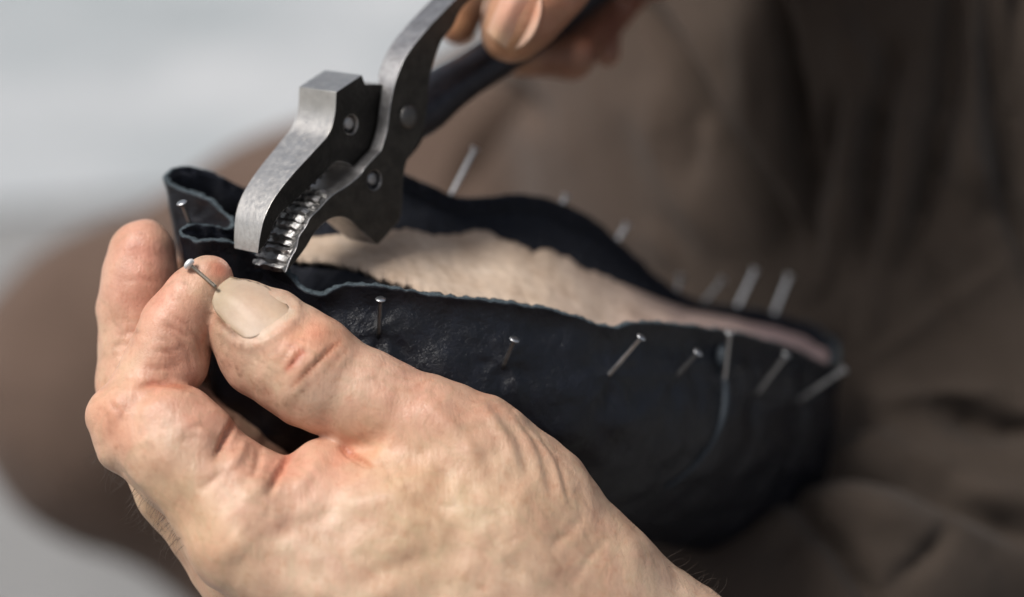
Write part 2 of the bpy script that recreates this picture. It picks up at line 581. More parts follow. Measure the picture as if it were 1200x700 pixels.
# world() is a mirror-free map? keep normals outward by testing in world space
def outward(o, centre):
    me = o.data; c = Vector(centre); s = 0
    for p in list(me.polygons)[::37]: s += p.normal.dot(p.center - c) * p.area
    if s < 0: me.flip_normals()
    return o
outward(upper, world(cen + DN * 25))
sol = upper.modifiers.new('thickness', 'SOLIDIFY'); sol.thickness = .0017; sol.offset = -1
sol.material_offset = 1; sol.material_offset_rim = 2; sol.use_even_offset = False; sol.use_rim = True
vg = upper.vertex_groups.new(name='edge')
wts = np.clip(.8 + .35 * noise3(flat, 3.2, 71) + .12 * noise3(flat, 1.1, 72), .35, 1.0)
for i_ in range(NS * 4): vg.add([i_], float(wts[i_]), 'REPLACE')
vg.add(list(range(NS * 4, len(flat))), .85, 'REPLACE')
sol.vertex_group = 'edge'
upper['label'] = 'black grain leather with folds at the toe and a blue-grey cut edge'


def col_of(lst, x):
    a = np.array(sorted(lst, key=lambda q: q[0]), float)
    return np.interp(x, a[:, 0], a[:, 1]), np.interp(x, a[:, 0], a[:, 2])


def sole_depth(x, y, drop):
    fy, fd = col_of(rim_front, x); by, bd = col_of(rim_back[2:], x)
    k = np.clip((y - fy - drop * 4.3) / (by - fy), -.3, 1.3)
    return fd + (bd - fd) * k + drop * .42


top_e = [(338, 297), (352, 286), (372, 280), (400, 279), (430, 276), (465, 271), (500, 272), (535, 276), (555, 272), (580, 277), (610, 290), (625, 297), (642, 294), (660, 303),
         (690, 318), (730, 335), (770, 352), (810, 366), (850, 374), (900, 384), (940, 396), (940, 396), (968, 416)]
bot_e = [(338, 300), (352, 303), (372, 304), (400, 310), (430, 320), (460, 330), (478, 333), (500, 345), (520, 356), (560, 374), (620, 388), (700, 408), (740, 396), (790, 389), (830, 391), (880, 400), (930, 415), (968, 430)]
xs = np.linspace(338, 968, 420); ny = 34
rag = noise3(np.stack([xs / 5, xs * 0, xs * 0], 1), 3, 11) * 1.6 + noise3(np.stack([xs / 5, xs * 0, xs * 0], 1), 9, 12) * 2.6
rag2 = noise3(np.stack([xs / 5, xs * 0 + 9, xs * 0], 1), 1.1, 13) * .8 + noise3(np.stack([xs / 5, xs * 0 + 9, xs * 0], 1), 4.5, 15) * 1.3 + noise3(np.stack([xs / 5, xs * 0, xs * 0], 1), 7, 14) * 1.8
ty = np.interp(xs, *np.array(top_e).T) + rag * np.clip((xs - 345) / 60, 0, 1) * np.clip((760 - xs) / 90, .2, 1)
by_ = np.interp(xs, *np.array(bot_e).T) + rag2
gv = []
for k in range(ny):
    yy = ty + (by_ - ty) * k / (ny - 1)
    dd = sole_depth(xs, yy, np.interp(xs, [700, 850], [7.5, 3.0]))
    for x, y, d in zip(xs, yy, dd): gv.append(V(x, y, d))
gv = np.array(gv)
edgefall = np.minimum(np.arange(ny), ny - 1 - np.arange(ny)) / 2.0
fall = np.repeat(np.exp(-edgefall ** 2) * .8, len(xs))
gv += DN * (fall + noise3(gv, 14, 21) * .14 + noise3(gv, 4, 22) * .1)[:, None]
I, J = np.meshgrid(np.arange(ny - 1), np.arange(len(xs) - 1), indexing='ij'); nx = len(xs)
gf = np.stack([I * nx + J, I * nx + J + 1, (I + 1) * nx + J + 1, (I + 1) * nx + J], -1).reshape(-1, 4)
ins = mesh_obj('insole', gv, gf, INSOLE, shoe)
q = ins.modifiers.new('thickness', 'SOLIDIFY'); q.thickness = .0022; q.offset = 0
# the lining: flesh side lying under and around the insole
xs2 = np.linspace(286, 985, 260); lv = []
nv = 44
for k in range(nv):
    f = k / (nv - 1)
    fy, fd = col_of(rim_front, xs2); by2, bd = col_of(rim_back[2:], xs2)
    A = np.array([V(x, y, d) for x, y, d in zip(xs2, fy, fd)]); B = np.array([V(x, y, d) for x, y, d in zip(xs2, by2, bd)])
    sag = 9.6 - 6.5 * (abs(2 * f - 1) ** 8)
    lv.append(A + (B - A) * (.01 + .985 * f) + DN * sag)
lv = np.vstack(lv)
lv += DN * (noise3(lv, 7, 31) * .5 + noise3(lv, 2.5, 32) * .22)[:, None]
I, J = np.meshgrid(np.arange(nv - 1), np.arange(len(xs2) - 1), indexing='ij'); nx = len(xs2)
lf = np.stack([I * nx + J, I * nx + J + 1, (I + 1) * nx + J + 1, (I + 1) * nx + J], -1).reshape(-1, 4)
mesh_obj('lining', lv, lf, SUEDE, shoe)


def bvh(o):
    dg = bpy.context.evaluated_depsgraph_get()
    return BVHTree.FromObject(o, dg)


def hit(tree, px, py):
    """where the line of sight through a traced point meets a built surface, in the lens frame"""
    d = V(px, py, 0); wd = Vector(world(d)) - Vector(CAM)
    h = tree.ray_cast(Vector(CAM), wd.normalized())
    if h[0] is None: return None, None
    L = np.array(h[0]) - CAM
    n = np.array(h[1])
    return np.array([L @ RIGHT, L @ DWN, L @ FWD]) * 1000, np.array([n @ RIGHT, n @ DWN, n @ FWD])


bpy.context.view_layer.update()
# upper is parented with an inverse, so its local space equals world space
UP = BVHTree.FromPolygons([tuple(v.co) for v in upper.data.vertices], [tuple(p.vertices) for p in upper.data.polygons])

# strap seam on the side of the shoe
seam = catmull([(852, 386, 0), (846, 405, 0), (845, 430, 0), (849, 455, 0), (848, 480, 0), (838, 510, 0), (818, 540, 0), (790, 565, 0), (760, 582, 0)], 60)
SEAM = m_plain('dark blue grey seam', (.035, .045, .055), .7)
sp = []
for x, y, _ in seam:
    p, n = hit(UP, x, y)
    if p is not None: sp.append(p + (n if n[2] < 0 else -n) * .1)
vs, fs = tube(catmull(sp[::6], 60), np.interp(np.linspace(0, 1, 60), [0, .6, 1], [1.5, 1.3, .5]), 10)
mesh_obj('seam', vs, fs, SEAM, shoe)


def make_nail(name, head, base, mat, parent, r=.55, hr=1.25, bury=2.0):
    head, base = np.asarray(head, float), np.asarray(base, float)
    ax = (head - base) / np.linalg.norm(head - base)
    path = [base - ax * bury, base, base + (head - base) * .5, head - ax * .9, head - ax * .45, head - ax * .25, head, head + ax * .12, head + ax * .16]
    rr = [r * .9, r, r, r, r * 1.15, hr * .96, hr, hr * .85, hr * .3]
    vs, fs = tube(path, rr, 16)
    # tilt jitter of the wire keeps each nail a little different
    return mesh_obj(name, vs, fs, mat, parent)


for hd, bs, side, sm in nail_spots:
    if side == 'f':
        p, n = hit(UP, *bs)
        if p is None: p = V(bs[0], bs[1], 20)
        L = math.hypot(hd[0] - bs[0], hd[1] - bs[1]) / 5
        h = V(hd[0], hd[1], p[2] - D0 - .55 * L)
    else:
        yb, db = col_of(rim_back[2:], bs[0])
        p = V(bs[0], bs[1], db + 2.5); h = V(hd[0], hd[1], db + 3.5)
    o = make_nail('nail', h, p, NAIL_STEEL if sm == 'l' else NAIL_DARK, shoe)
    if sm == 'd':
        ax = (h - p) / np.linalg.norm(h - p)
        vs, fs = tube([h - ax * .1, h + ax * .02, h + ax * .22, h + ax * .30], [1.2, 1.32, 1.15, .4], 18)
        mesh_obj('nail_head', vs, fs, NAIL_STEEL, o)

# ------------------------------------------------------------------ the lasting pliers
W_ = np.array([.738, .154, -.66]); W_ /= np.linalg.norm(W_)
T_ = np.array([.648, -.432, .626]); T_ -= W_ * (T_ @ W_); T_ /= np.linalg.norm(T_)
U_ = np.cross(W_, T_); U_ = U_ if U_[1] > 0 else -U_
O_ = V(394, 108, 9)


def on_plane(px, py, w):
    d = V(px, py, 0)
    o = O_ + W_ * w
    return d * ((o @ W_) / (d @ W_))


def prism(name, outline, near, far, mat, parent, holes=(), bevel=.45, mats=None):
    """a flat lever: outline traced on its near side, given real thickness across the tool"""
    k = len(outline)
    near = np.broadcast_to(np.asarray(near, float), (k,)); far = np.broadcast_to(np.asarray(far, float), (k,))
    bm = bmesh.new()
    A = [on_plane(x, y, 0) + W_ * n for (x, y), n in zip(outline, near)]
    B = [on_plane(x, y, 0) + W_ * f for (x, y), f in zip(outline, far)]
    va = [bm.verts.new(Vector(world(p))) for p in A]; vb = [bm.verts.new(Vector(world(p))) for p in B]
    for i in range(k):
        j = (i + 1) % k
        bm.faces.new((va[i], va[j], vb[j], vb[i]))
    bm.faces.new(vb[::-1])
    edges = [bm.edges.get((va[i], va[(i + 1) % k])) for i in range(k)]
    for (hx, hy, rpx, depth) in holes:
        c = on_plane(hx, hy, 0); m = 20; ra, rb = [], []
        nr = np.mean(near)
        for q in range(m):
            th = 2 * math.pi * q / m
            off = (T_ * math.cos(th) + U_ * math.sin(th)) * rpx / 5
            ra.append(bm.verts.new(Vector(world(c + off + W_ * nr)))); rb.append(bm.verts.new(Vector(world(c + off + W_ * (nr - depth)))))
        for q in range(m):
            j = (q + 1) % m
            bm.faces.new((ra[q], rb[q], rb[j], ra[j])); edges.append(bm.edges.get((ra[q], ra[j])))
        bm.faces.new(rb)
    bmesh.ops.triangle_fill(bm, edges=edges, use_beauty=True, use_dissolve=False, normal=Vector((0, -1, 0)))
    bmesh.ops.recalc_face_normals(bm, faces=bm.faces[:])
    me = bpy.data.meshes.new(name); bm.to_mesh(me); bm.free()
    for mm in (mat if isinstance(mat, list) else [mat]): me.materials.append(mm)
    if isinstance(mat, list):
        wn = Vector(world(W_) - CAM)*1; wn = (W_[0] * RIGHT + W_[1] * DWN + W_[2] * FWD); wn = Vector(wn)
        for p in me.polygons: p.material_index = 1 if abs(p.normal.dot(wn)) > .8 else 0
    o = bpy.data.objects.new(name, me); COL.objects.link(o)
    o.parent = parent; o.matrix_parent_inverse = parent.matrix_world.inverted()
    b = o.modifiers.new('edge', 'BEVEL'); b.width = bevel * .001; b.segments = 3; b.limit_method = 'ANGLE'; b.angle_limit = math.radians(40); b.harden_normals = False
    if isinstance(mat, list): b.material = 0
    me.polygons.foreach_set('use_smooth', [True] * len(me.polygons))
    me.set_sharp_from_angle(angle=math.radians(35))
    return o


def smooth_outline(pts, corners, per=6):
    """spline between marked corners so traced curves come out smooth"""
    out = []; ks = sorted(corners); n = len(pts)
    for a, b in zip(ks, ks[1:] + [ks[0] + n]):
        seg = [pts[i % n] for i in range(a, b + 1)]
        if len(seg) == 2: out.append(seg[0]); continue
        c = catmull(np.array([(x, y, 0) for x, y in seg], float), (len(seg) - 1) * per + 1)
        out += [tuple(q[:2]) for q in c[:-1]]
    return out


pl = empty('lasting_pliers', on_plane(465, 135, 0))
tag(pl, 'steel lasting pliers with a hammer-shaped jaw and serrated teeth gripping the leather edge', 'pliers')
Aout = [(394, 108), (392, 135), (385, 157), (368, 177), (346, 201), (331, 219), (318, 238), (309, 258), (304, 281), (302, 297),     # 0..9 bright face edge
        (311, 286), (317, 273), (323, 259), (331, 248), (343, 238), (356, 226), (368, 214), (381, 202), (394, 190), (408, 192),     # 10..19 inner edge
        (430, 208), (462, 200), (492, 170), (500, 140), (490, 112), (470, 104), (452, 99),                                        # 20..26 hub behind the other lever
        (428, 99), (424, 88)]
Asm = smooth_outline(Aout, [0, 9, 19, 27, 28])
Afar = []
for (x, y) in Asm:
    f = np.interp(y, [100, 170, 230, 300], [-13, -13, -11, -8.2])
    if x > 428: f = -11
    Afar.append(f)
hub = [(-2.4 if x > 432 else 0) for x, y in Asm]
ja = prism('jaw', Asm, 0, Afar, [STEEL, DARK], pl, holes=[(411, 146, 12, 2.2)], bevel=.8)
ja['label'] = 'bright brushed jaw with a flat hammer face'
Bout = [(321, 317), (327, 301), (334, 288), (337, 275), (345, 263), (350, 253), (361, 242), (369, 233), (378, 225), (395, 214), (408, 203), (416, 192), (433, 174),   # 0..12 inner edge
        (440, 150), (444, 120), (451, 90), (463, 63), (483, 37), (508, 10), (540, -22), (575, -55),                                     # 13..20
        (600, -50), (562, -20), (530, 6), (517, 30), (504, 47), (493, 77), (489, 100), (488, 118), (482, 150), (471, 173), (463, 188), (459, 211), (458, 240), (455, 256),  # 21..34
        (433, 281), (427, 284), (409, 267), (394, 254), (380, 252), (366, 259), (355, 271), (346, 286), (335, 301)]
Bsm = smooth_outline(Bout, [0, 12, 20, 21, 34, 36])
Bfar = []
for (x, y) in Bsm:
    if y > 196: f = np.interp(x, [330, 400, 440], [-6.0, -7.5, -5])
    elif y > 165: f = .4
    else: f = np.interp(y, [40, 90, 110], [-3.5, -2.4, .4])
    Bfar.append(f)
jb = prism('jaw', Bsm, 4.0, Bfar, [HANDLE_STEEL, DARK2], pl, holes=[(425, 209, 12, 2.2)], bevel=1.2)
jb['label'] = 'dark lower jaw running up into its handle'
# serrated teeth of the lower jaw
ed = np.array([(x, y) for x, y in catmull(np.array([(x, y, 0) for x, y in Bout[:9]], float), 400)[:, :2]])
cs = np.concatenate([[0], np.cumsum(np.linalg.norm(np.diff(ed, axis=0), axis=1))])
nt = 11
us = []
for k in range(nt):
    a = k / nt; us += [(a + .01, .0), (a + .03, .95 + .25 * random.random()), (a + .055 + .012 * random.random(), .75 + .3 * random.random()), (a + .072, .05)]
rows = []
nw = 9
for u_, hgt in us:
    x = np.interp(u_ * cs[-1], cs, ed[:, 0]); y = np.interp(u_ * cs[-1], cs, ed[:, 1])
    x2 = np.interp(min(1, u_ + .01) * cs[-1], cs, ed[:, 0]); y2 = np.interp(min(1, u_ + .01) * cs[-1], cs, ed[:, 1])
    p = on_plane(x, y, 0); tg = on_plane(x2 + 1e-3, y2 - 1e-3, 0) - p; tg /= np.linalg.norm(tg)
    nrm = np.cross(W_, tg); nrm = nrm if nrm[0] < 0 else -nrm
    row = []
    for q in range(nw):
        wv = -6.5 + 10.2 * q / (nw - 1)
        jit = (random.random() - .5) * .42 * (1 if hgt > .3 else .2)
        row.append(p + W_ * wv + nrm * (hgt * 1.15 * (1 if q < nw - 2 else .45) + jit - .15) + tg * (random.random() - .5) * .5)
    rows.append(row)
tv = [p for r in rows for p in r]; tf = []
for i in range(len(rows) - 1):
    for q in range(nw - 1): tf.append((i * nw + q, i * nw + q + 1, (i + 1) * nw + q + 1, (i + 1) * nw + q))
to = mesh_obj('jaw_teeth', tv, tf, TOOTH, pl, smooth=False)
q = to.modifiers.new('t', 'SOLIDIFY'); q.thickness = .0009; q.offset = 0
q = to.modifiers.new('e', 'BEVEL'); q.width = .00018; q.segments = 2
# matching teeth of the bright jaw
ea = catmull(np.array([(x, y, 0) for x, y in Aout[9:19]], float), 120)[:, :2]
rows = []
for i in range(0, 118, 2):
    x, y = ea[i]; p = on_plane(x, y, 0); tg = on_plane(*ea[i + 1], 0) - p; tg /= np.linalg.norm(tg)
    nrm = np.cross(W_, tg); nrm = nrm if nrm[0] > 0 else -nrm
    hgt = (.75 if (i // 2) % 4 in (1, 2) else .05)
    rows.append([p + W_ * (-7.5 + 7.2 * k / 6) + nrm * (hgt + (random.random() - .5) * .2) for k in range(7)])
tv = [p for r in rows for p in r]
tf = [(i * 7 + k, i * 7 + k + 1, (i + 1) * 7 + k + 1, (i + 1) * 7 + k) for i in range(len(rows) - 1) for k in range(6)]
mesh_obj('jaw_teeth', tv, tf, HANDLE_STEEL, pl, smooth=False)
# rivet
c = on_plane(465, 135, 0)
vs, fs = tube([c + W_ * 3.5, c + W_ * 4.3, c + W_ * 4.9, c + W_ * 5.15], [3.0, 3.0, 2.4, 1.0], 32)
mesh_obj('rivet', vs, fs, m_steel('grey rivet steel', (.13, .125, .12), .4, 1.2, 1.0, .85), pl)
# light discs set in the two holes, imitating their lit right inside
for (x, y, w0, r) in ((411, 146, -1.4, 1.7), (425, 209, 2.6, 1.7)):
    c = on_plane(x, y, 0) + T_ * .6
    vs, fs = tube([c + W_ * (w0 - .3), c + W_ * (w0 + .2), c + W_ * (w0 + .45)], [r, r, r * .6], 24)
    mesh_obj('lit_hole_disc', vs, fs, HANDLE_STEEL, pl)
# the second handle, round and bent, behind the first
hp = [on_plane(x, y, 0) + W_ * w_ for x, y, w_ in ((470, 140, -6), (505, 136, -6), (545, 106, -6), (600, 70, -6), (670, 22, -7), (740, -30, -8), (820, -95, -8))]
hp = catmull(hp, 60)
hr_ = np.interp(np.linspace(0, 1, 60), [0, .12, .25, .5, 1], [5.8, 5.8, 4.9, 5.2, 5.8]) * 1.15
vs, fs = tube(hp, hr_, 28)
mesh_obj('handle', vs, fs, m_steel('black handle steel', (.045, .044, .052), .34, 1.0, .8, .8), pl)

# ------------------------------------------------------------------ the person
person = empty('person', V(900, 420, 330))
tag(person, 'person in brown trousers pinching a nail with one hand and gripping pliers with the other', 'person')

# --- near hand
lo, hi = np.array([-112, -28, 480.0]), np.array([110, 135, 625.0])
F0 = Field(lo, hi, .75)
palm = F0.new()
palm.chain([(300, 618, -15, 86), (420, 685, -12, 108), (600, 765, -8, 130), (760, 852, -4, 150), (980, 965, 4, 165)], 8)
palm.chain([(305, 640, 8, 84), (450, 720, 12, 110), (640, 800, 14, 125)], 8)
palm.chain([(330, 640, 30, 72), (470, 730, 34, 100), (660, 810, 26, 115)], 8)
palm.chain([(392, 585, -13, 58), (480, 610, -13, 80), (580, 645, -12, 95), (680, 700, -8, 100)], 8)
palm.chain([(505, 508, -9, 64), (560, 540, -8, 66), (612, 590, -6, 70), (636, 628, -5, 72), (702, 742, -2, 102), (840, 838, 0, 118)], 8)
palm.chain([(378, 549, -13, 30), (350, 572, -13, 28)], 2)
palm.chain([(380, 552, -13, 30), (420, 590, -13, 52)], 4)
thumb = F0.new()
thumb.chain([(283, 366, -6, 38), (300, 382, -6, 47), (322, 405, -7, 56), (345, 425, -8, 60), (366, 438, -9, 61), (430, 470, -9, 56), (500, 505, -9, 64)], 3)
thumb.cone(V(272, 392, -5), V(300, 425, -6), 5.2, 7.5, 4)
thumb.cone(V(378, 405, -11), V(372, 455, -10), 5, 6.5, 5)
index = F0.new()
index.chain([(244, 327, -4, 29), (228, 352, -5, 35), (206, 385, -5, 40), (192, 424, -5, 44), (163, 478, -8, 48)], 3)
index.cone(V(200, 408, -6), V(213, 426, -6), 7.2, 6.0, 3)
prox = F0.new()
prox.chain([(163, 488, -10, 52), (212, 532, -13, 62), (300, 617, -15, 80)], 4)
prox.cone(V(208, 492, -14), V(232, 510, -15), 8.0, 7.2, 4)
prox.cone(V(130, 488, -9), V(150, 512, -9), 5.2, 8.0, 5)
prox.chain([(284, 540, -14, 24), (296, 560, -15, 32)], 2)
index.merge(prox, .9)
mid = F0.new()
mid.chain([(167, 297, 13, 40), (166, 330, 13, 42), (160, 365, 13, 43), (160, 410, 12, 42), (160, 450, 11, 44), (168, 502, 9, 50), (216, 566, 6, 57), (300, 645, 6, 82)], 3)
mid.cone(V(128, 364, 13), V(135, 372, 13), 2.6, 2.6, 3)
mid.cone(V(212, 490, 27), V(266, 540, 28), 10, 11.5, 3)
ring = F0.new()
ring.chain([(186, 330, 36, 36), (182, 400, 35, 40), (192, 470, 34, 46), (245, 520, 31, 54), (325, 610, 28, 70)], 3)
ring.cone(V(232, 462, 46), V(325, 540, 46), 9, 12, 3)
lit = F0.new()
lit.chain([(215, 400, 55, 32), (214, 470, 53, 36), (262, 530, 49, 42), (345, 630, 42, 66)], 3)
fing = index
for f_ in (mid, ring, lit): fing.merge(f_, .5)
fing.merge(thumb, .3)
palm.merge(fing, 2.4)
HP, HQ = palm.mesh()
HP = relax(HP, HQ, 6)

lines = [
    # thumb joint creases, nail fold
    (-.55, .42, [(333, 437), (345, 424), (358, 408)]), (-.6, .40, [(338, 458), (362, 434), (385, 411), (403, 395)]), (.28, .8, [(343, 446), (360, 428), (380, 402)]),
    (-.25, .35, [(325, 430), (338, 412), (350, 398)]), (-.22, .4, [(372, 448), (392, 424), (412, 402)]), (-.2, .35, [(345, 470), (368, 446)]),
    (-.16, .4, [(390, 452), (406, 430), (424, 408)]), (-.16, .4, [(318, 418), (330, 402)]),
    # finger creases
    (-.28, .4, [(196, 366), (216, 378), (232, 398), (238, 420)]), (-.3, .45, [(186, 384), (208, 396), (222, 416), (226, 438)]), (-.2, .35, [(180, 402), (200, 414), (210, 436)]),
    (-.35, .6, [(138, 395), (152, 388), (170, 392)]), (-.25, .4, [(126, 408), (145, 402), (160, 406)]), (-.25, .5, [(140, 330), (165, 326), (190, 332)]),
    (-.3, .5, [(126, 470), (140, 482), (146, 500)]), (-.25, .4, [(116, 476), (128, 492), (130, 512)]),
    (-.25, .5, [(215, 505), (232, 498), (246, 500)]), (-.2, .4, [(205, 520), (226, 512), (250, 515)]),
    (-.9, .55, [(158, 455), (178, 449), (200, 450), (222, 455), (236, 462)]), (-.35, .5, [(165, 430), (190, 432), (215, 428)]), (-.3, .5, [(172, 412), (196, 412), (222, 404)]),
    (-.5, .6, [(190, 378), (206, 386), (226, 398)]), (-.3, .5, [(182, 395), (205, 402)]),
    (-1.5, .75, [(250, 540), (262, 518), (272, 500), (276, 488)]), (1.0, 1.5, [(266, 552), (282, 532), (290, 512)]), (-.9, .8, [(296, 562), (303, 542), (306, 522)]),
    (-1.6, .8, [(314, 582), (326, 556), (335, 541), (342, 528)]), (.8, 1.8, [(345, 585), (360, 558), (380, 535)]), (-1.1, .7, [(396, 518), (412, 532), (428, 543), (440, 548)]),
    (.35, 1.3, [(275, 570), (285, 550)]), (-.5, .9, [(236, 575), (262, 552)]), (.7, 2.2, [(205, 500), (232, 500), (250, 520)]), (.6, 2.4, [(285, 590), (310, 560)]), (-.6, 2.2, [(300, 640), (360, 610), (420, 600)]), (.7, 3.0, [(235, 660), (262, 640), (290, 650)]),
    # tendon and bone forms on the back of the hand
    (-.8, 1.0, [(116, 514), (135, 545), (165, 584), (200, 633), (228, 690)]), (.5, 1.2, [(112, 528), (150, 582), (200, 650)]),
    (-.7, 2.6, [(165, 540), (200, 580), (240, 640)]), (.7, 2.6, [(250, 600), (285, 640), (330, 700)]), (-.9, 3.2, [(330, 610), (400, 640), (470, 680)]),
    (.8, 3.0, [(380, 600), (450, 580), (520, 560)]), (-.8, 2.6, [(450, 560), (520, 600), (560, 660)]), (.9, 2.4, [(490, 470), (530, 500), (575, 560)]),
    (-.35, 2.0, [(520, 470), (560, 520), (585, 580)]), (.8, 1.6, [(556, 465), (592, 510), (612, 560)]), (-.3, 1.0, [(575, 470), (606, 510), (622, 570)]),
    (.3, .9, [(592, 478), (622, 520), (638, 580)]), (-.2, .7, [(604, 488), (634, 530), (650, 592)]), (.35, .7, [(618, 498), (648, 540), (664, 600)]),
    (-.18, .6, [(632, 512), (658, 552), (672, 606)]), (-.35, 1.4, [(690, 600), (668, 622), (640, 650)]), (-.25, .9, [(716, 628), (690, 655), (668, 690)]),
    (-.8, 3.0, [(400, 690), (470, 660), (560, 640)]), (.6, 3.0, [(300, 670), (380, 700), (480, 720)]), (.5, 2.2, [(600, 620), (680, 670), (770, 720)]),
    (-.5, 1.6, [(560, 640), (640, 690), (720, 740)]), (.4, 1.5, [(470, 500), (440, 540), (420, 570)]),
]
r_ = np.random.default_rng(3)
for k in range(170):      # short skin wrinkles fanning over the thumb base and the first joint
    x, y = r_.uniform(420, 700), r_.uniform(430, 690)
    a = (math.atan2(.9, .5) if k % 3 else math.atan2(-.35, .9)) + r_.normal() * .3; L = r_.uniform(14, 34)
    lines.append((-r_.uniform(.05, .16), r_.uniform(.3, .5), [(x - math.cos(a) * L / 2, y - math.sin(a) * L / 2), (x, y + r_.normal() * 2), (x + math.cos(a) * L / 2, y + math.sin(a) * L / 2)]))
for k in range(110):
    t = r_.uniform(0, 1); x = 165 + 150 * t + r_.normal() * 25; y = 480 + 110 * t + r_.normal() * 28
    a = math.atan2(-.85, .55) + r_.normal() * .3; L = r_.uniform(10, 26)
    lines.append((-r_.uniform(.05, .15), r_.uniform(.28, .45), [(x - math.cos(a) * L / 2, y - math.sin(a) * L / 2), (x, y), (x + math.cos(a) * L / 2, y + math.sin(a) * L / 2)]))
HP = strokes(HP, HQ, lines, 25)
HP += vnormals(HP, HQ) * (noise3(HP, 9, 41) * .16 + noise3(HP, 22, 42) * .3)[:, None]
# a bed for the thumb nail
xy = pix(HP)


def inside(xy, poly):
    p = np.asarray(poly, float); c = np.zeros(len(xy), bool); n = len(p)
    for i in range(n):
        a, b = p[i], p[(i + 1) % n]
        m = ((a[1] > xy[:, 1]) != (b[1] > xy[:, 1])) & (xy[:, 0] < (b[0] - a[0]) * (xy[:, 1] - a[1]) / (b[1] - a[1] + 1e-9) + a[0])
        c ^= m
    return c


nail_poly = [(248, 352), (250, 341), (257, 332), (268, 325), (282, 322), (298, 327), (314, 337), (328, 349), (338, 359), (339, 367), (331, 375), (318, 384), (305, 392), (294, 396), (284, 395), (274, 388), (262, 377), (252, 365)]
N_ = vnormals(HP, HQ)
face = -(N_ * (HP / np.linalg.norm(HP, axis=1)[:, None])).sum(1)
d_edge, _ = line_dist(xy, nail_poly + nail_poly[:1])
ins_ = inside(xy, nail_poly) & (face > 0) & (HP[:, 2] < D0 + 12)
HP[ins_] -= N_[ins_] * (np.clip(d_edge[ins_] / 12, 0, 1) * .6)[:, None]
fold = (~ins_) & (face > 0) & (HP[:, 2] < D0 + 12) & (xy[:, 0] + xy[:, 1] > 642)
HP[fold] += N_[fold] * (np.exp(-((d_edge[fold] - 10) / 5) ** 2) * .42)[:, None]


def tint_of(P, Q, blobs, seed=0, creases=()):
    xy = pix(P); c = np.ones((len(P), 3))
    for x, y, r, col in blobs:
        col = tuple(1 + (q_ - 1) * .95 for q_ in col)
        w_ = np.exp(-(((xy - (x, y)) / r) ** 2).sum(1))[:, None]
        c *= 1 + (np.array(col) - 1) * w_
    for line, w_, col in creases:
        d, t = line_dist(xy, line)
        e = (np.exp(-(d / w_) ** 2) * np.clip(np.minimum(t, 1 - t) / .15, 0, 1))[:, None]
        c *= 1 + (np.array(col) - 1) * e
    return c


red = (1.05, .72, .66); pink = (1.06, .86, .84); pale = (1.06, 1.08, 1.06); yel = (1.0, 1.02, .88); dirt = (.72, .64, .56)
tint = tint_of(HP, HQ, [
    (258, 316, 17, (1.0, .56, .48)), (165, 285, 42, (1.0, .70, .67)), (160, 345, 48, (1.02, .78, .76)), (150, 420, 50, (1.05, .98, .93)), (118, 362, 10, pale),
    (205, 352, 40, (1.04, .88, .85)), (150, 500, 40, (1.03, .9, .86)), (560, 560, 90, (.99, .98, .94)), (480, 560, 60, (1.0, .95, .88)), (690, 690, 70, (.94, .92, .9)), (212, 425, 44, (.95, .74, .71)), (560, 640, 110, (.985, .985, .95)), (235, 385, 30, (.98, .84, .80)), (180, 455, 30, (1.0, .84, .80)), (120, 490, 45, (1.04, .9, .85)), (240, 480, 40, pink),
    (285, 530, 45, (1.03, .86, .84)), (330, 550, 20, (1.0, .86, .84)), (385, 540, 40, (1.06, .88, .87)), (405, 530, 14, (1.0, .84, .82)), (345, 415, 40, (1.05, .86, .78)),
    (390, 400, 30, (1.02, .84, .77)), (470, 470, 60, pink), (560, 480, 60, (.97, .86, .83)), (640, 580, 60, (.96, .92, .88)), (500, 600, 80, (.99, 1.0, .95)), (450, 670, 80, (1.02, .98, .92)),
    (250, 650, 80, (1.05, .97, .88)), (190, 580, 60, (.96, .93, .84)), (260, 400, 30, (.93, .92, .9)), (270, 420, 26, (.94, .86, .84)), (300, 470, 35, (1.02, 1.0, .98)), (700, 640, 80, (.95, .9, .86)),
    (345, 560, 60, (1.04, .93, .91)), (262, 395, 34, (.93, 1.0, 1.02)), (320, 400, 26, (1.0, .98, .98)), (345, 395, 18, (1.06, .90, .84)), (372, 385, 16, (1.05, .88, .82)), (140, 275, 16, (.92, .9, .86)), (118, 470, 22, (1.0, .92, .88)), (240, 345, 26, (.98, .95, .88)), (420, 510, 40, (1.02, .98, .90))],
    0, [([(333, 437), (345, 424), (358, 408)], 4, (.97, .62, .56)), ([(338, 458), (362, 434), (403, 395)], 3, (.86, .70, .62)), ([(345, 362), (328, 378), (300, 397)], 5, (1.05, 1.25, 1.35)),
        ([(345, 366), (330, 354), (318, 342)], 3, (1.0, 1.1, 1.15)), ([(252, 368), (264, 382), (280, 396)], 3.5, (.5, .42, .36)), ([(318, 572), (326, 556), (342, 528)], 4, (.97, .74, .70)),
        ([(252, 532), (262, 518), (276, 488)], 4, (.97, .78, .73)), ([(163, 452), (178, 449), (222, 455)], 4, (.97, .80, .76)), ([(398, 520), (412, 532), (440, 548)], 4, (.85, .66, .58)),
        ([(262, 440), (300, 470), (350, 496)], 10, (.98, .95, .95))])
spk = noise3(HP, 1.6, 51) * .5 + noise3(HP, 5, 52) * .5
tint *= (1 + .035 * spk)[:, None]
